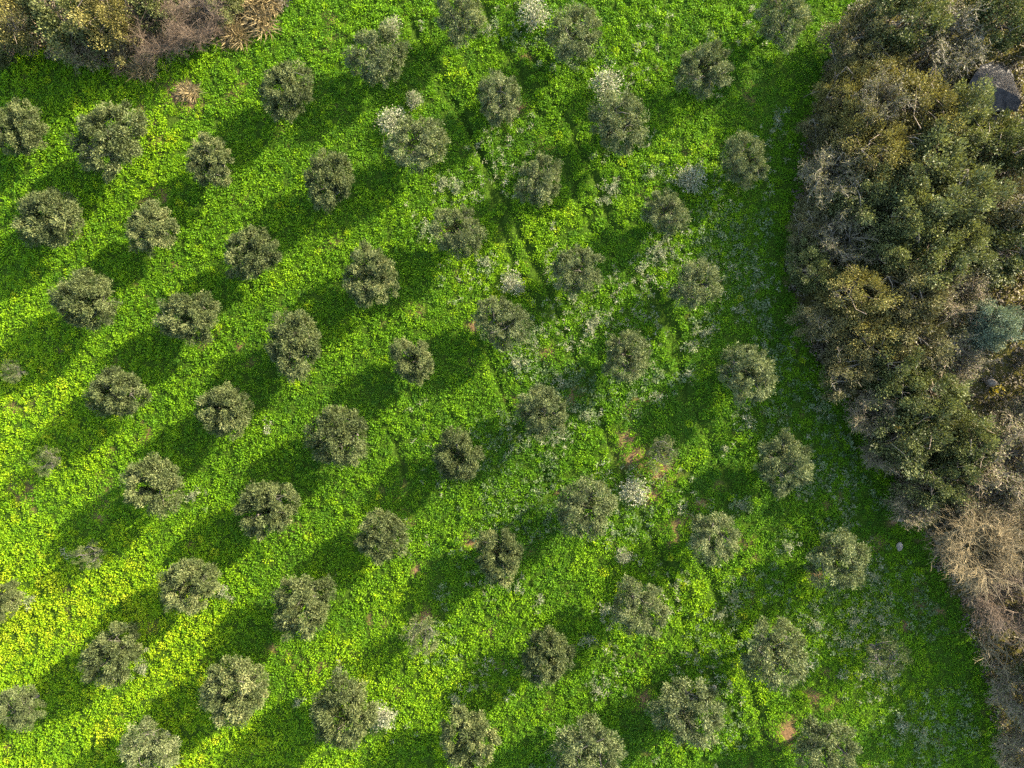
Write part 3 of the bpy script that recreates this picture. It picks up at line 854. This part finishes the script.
# ------------------------------------------------------------------ stones, rock
def stone_mesh(seed, rx, ry, rz, mat, n=14, lo=0.62, hi=0.95):
    rs = np.random.RandomState(seed)
    me = bpy.data.meshes.new('stone')
    import bmesh
    bm = bmesh.new()
    bmesh.ops.create_icosphere(bm, subdivisions=3, radius=1.0)
    ds = [unit(rs.normal(0, 1, 3)) for _ in range(n)]
    cut = [rs.uniform(lo, hi) for _ in range(n)]
    for v in bm.verts:
        p = np.array(v.co)
        for d, c in zip(ds, cut):
            e = p @ d - c
            if e > 0:
                p = p - d * e * 0.9
        p += rs.normal(0, 0.012, 3)
        v.co = Vector((p[0] * rx, p[1] * ry, p[2] * rz))
    bm.to_mesh(me); bm.free()
    me.materials.append(mat)
    return me


for seed, px, py, rx, ry, rz, mat, label in [
        (1, 991, 383, 0.42, 0.30, 0.40, M_STONE, 'white stone beside yellow flowers inside the thicket'),
        (2, 900, 547, 0.22, 0.34, 0.18, M_STONE, 'larger pale stone on the shaded green strip'),
        (3, 901, 520, 0.26, 0.16, 0.15, M_STONE, 'smaller pale stone on the shaded strip close to the thicket'),
        (4, 714, 688, 0.20, 0.22, 0.26, M_STONE, 'small white stone at the upper right of the very large grey olive tree')]:
    x, y = px2w(px, py, 0.2)
    o = link('stone', stone_mesh(seed, rx, ry, rz, mat), None, (x, y, float(ground_z(x, y)) + rz * 0.35))
    tag(o, label, 'stone', 'pale stones')
x, y = px2w(1004, 86, 1.2)
o = link('rock_outcrop', stone_mesh(14, 3.0, 2.1, 0.9, M_ROCK, 12, 0.4, 0.7), None, (x, y, float(ground_z(x, y)) + 0.3))
tag(o, 'dark flat-topped rock in a gap of the thicket near the right edge', 'rock')


def yellow_plant():
    rs = np.random.RandomState(3)
    x, y = px2w(996, 390, 0.5)
    t = thing('flowering_plant', 'low plant with yellow flowers beside the white stone', 'flowers', None, (x, y, float(ground_z(x, y))))
    st = Mesh(); fl = Mesh()
    for k in range(26):
        a = rs.uniform(0, 6.28); q = rs.uniform(0.05, 0.6)
        e = np.array([q * math.cos(a), q * math.sin(a), rs.uniform(0.35, 0.75)])
        add_tube(st, curve_pts(rs, [0, 0, -0.1], e, 4, 0.05), [0.015, 0.012, 0.01, 0.006], 3, 0.4)
        for j in range(3):
            d = unit(rs.normal(0, 1, 3) + [0, 0, 0.8])[None]
            add_leaves(fl, e[None] + rs.normal(0, 0.03, (1, 3)), d, unit(rs.normal(0, 1, (1, 3))), np.array([0.12]), np.array([0.09]), 0.5)
    link('stem', st.build('stem', M_GREEN), t); link('blossom', fl.build('blossom', M_YFLOWER), t)


yellow_plant()

# ------------------------------------------------------------------ light, sky, camera
w = bpy.data.worlds.new('World'); scn.world = w; w.use_nodes = True
wn, wl = w.node_tree.nodes, w.node_tree.links
wn.clear()
wo = wn.new('ShaderNodeOutputWorld'); bg = wn.new('ShaderNodeBackground'); sk = wn.new('ShaderNodeTexSky')
sk.sky_type = 'NISHITA'; sk.sun_disc = False
sk.sun_elevation = SUN_EL
sk.sun_rotation = math.atan2(SUN_XY[0], SUN_XY[1])
sk.altitude = 100; sk.dust_density = 2.0; sk.air_density = 1.0; sk.ozone_density = 1.0
bg.inputs[1].default_value = 0.15
wl.new(sk.outputs[0], bg.inputs[0]); wl.new(bg.outputs[0], wo.inputs[0])

sl = bpy.data.lights.new('sun', 'SUN'); sl.energy = 4.0; sl.angle = math.radians(0.5); sl.color = (1.0, 0.90, 0.70)
so = bpy.data.objects.new('sun', sl); COL.objects.link(so)
sd = Vector((SUN_XY[0] * math.cos(SUN_EL), SUN_XY[1] * math.cos(SUN_EL), math.sin(SUN_EL)))
so.rotation_euler = (-sd).to_track_quat('-Z', 'Y').to_euler(); so.location = sd * 60

cam = bpy.data.cameras.new('camera'); cam.lens = LENS; cam.sensor_width = 36; cam.clip_end = 2000
co = bpy.data.objects.new('camera', cam); COL.objects.link(co)
co.location = (0, 0, CAM_Z); co.rotation_euler = (0, 0, 0)
scn.camera = co

scn.view_settings.view_transform = 'Standard'; scn.view_settings.look = 'None'
scn.view_settings.exposure = 2.98; scn.view_settings.gamma = 1.0
scn.cycles.max_bounces = 6; scn.cycles.diffuse_bounces = 4; scn.cycles.transmission_bounces = 4
scn.render.filter_size = 2.3
scn.cycles.use_denoising = False
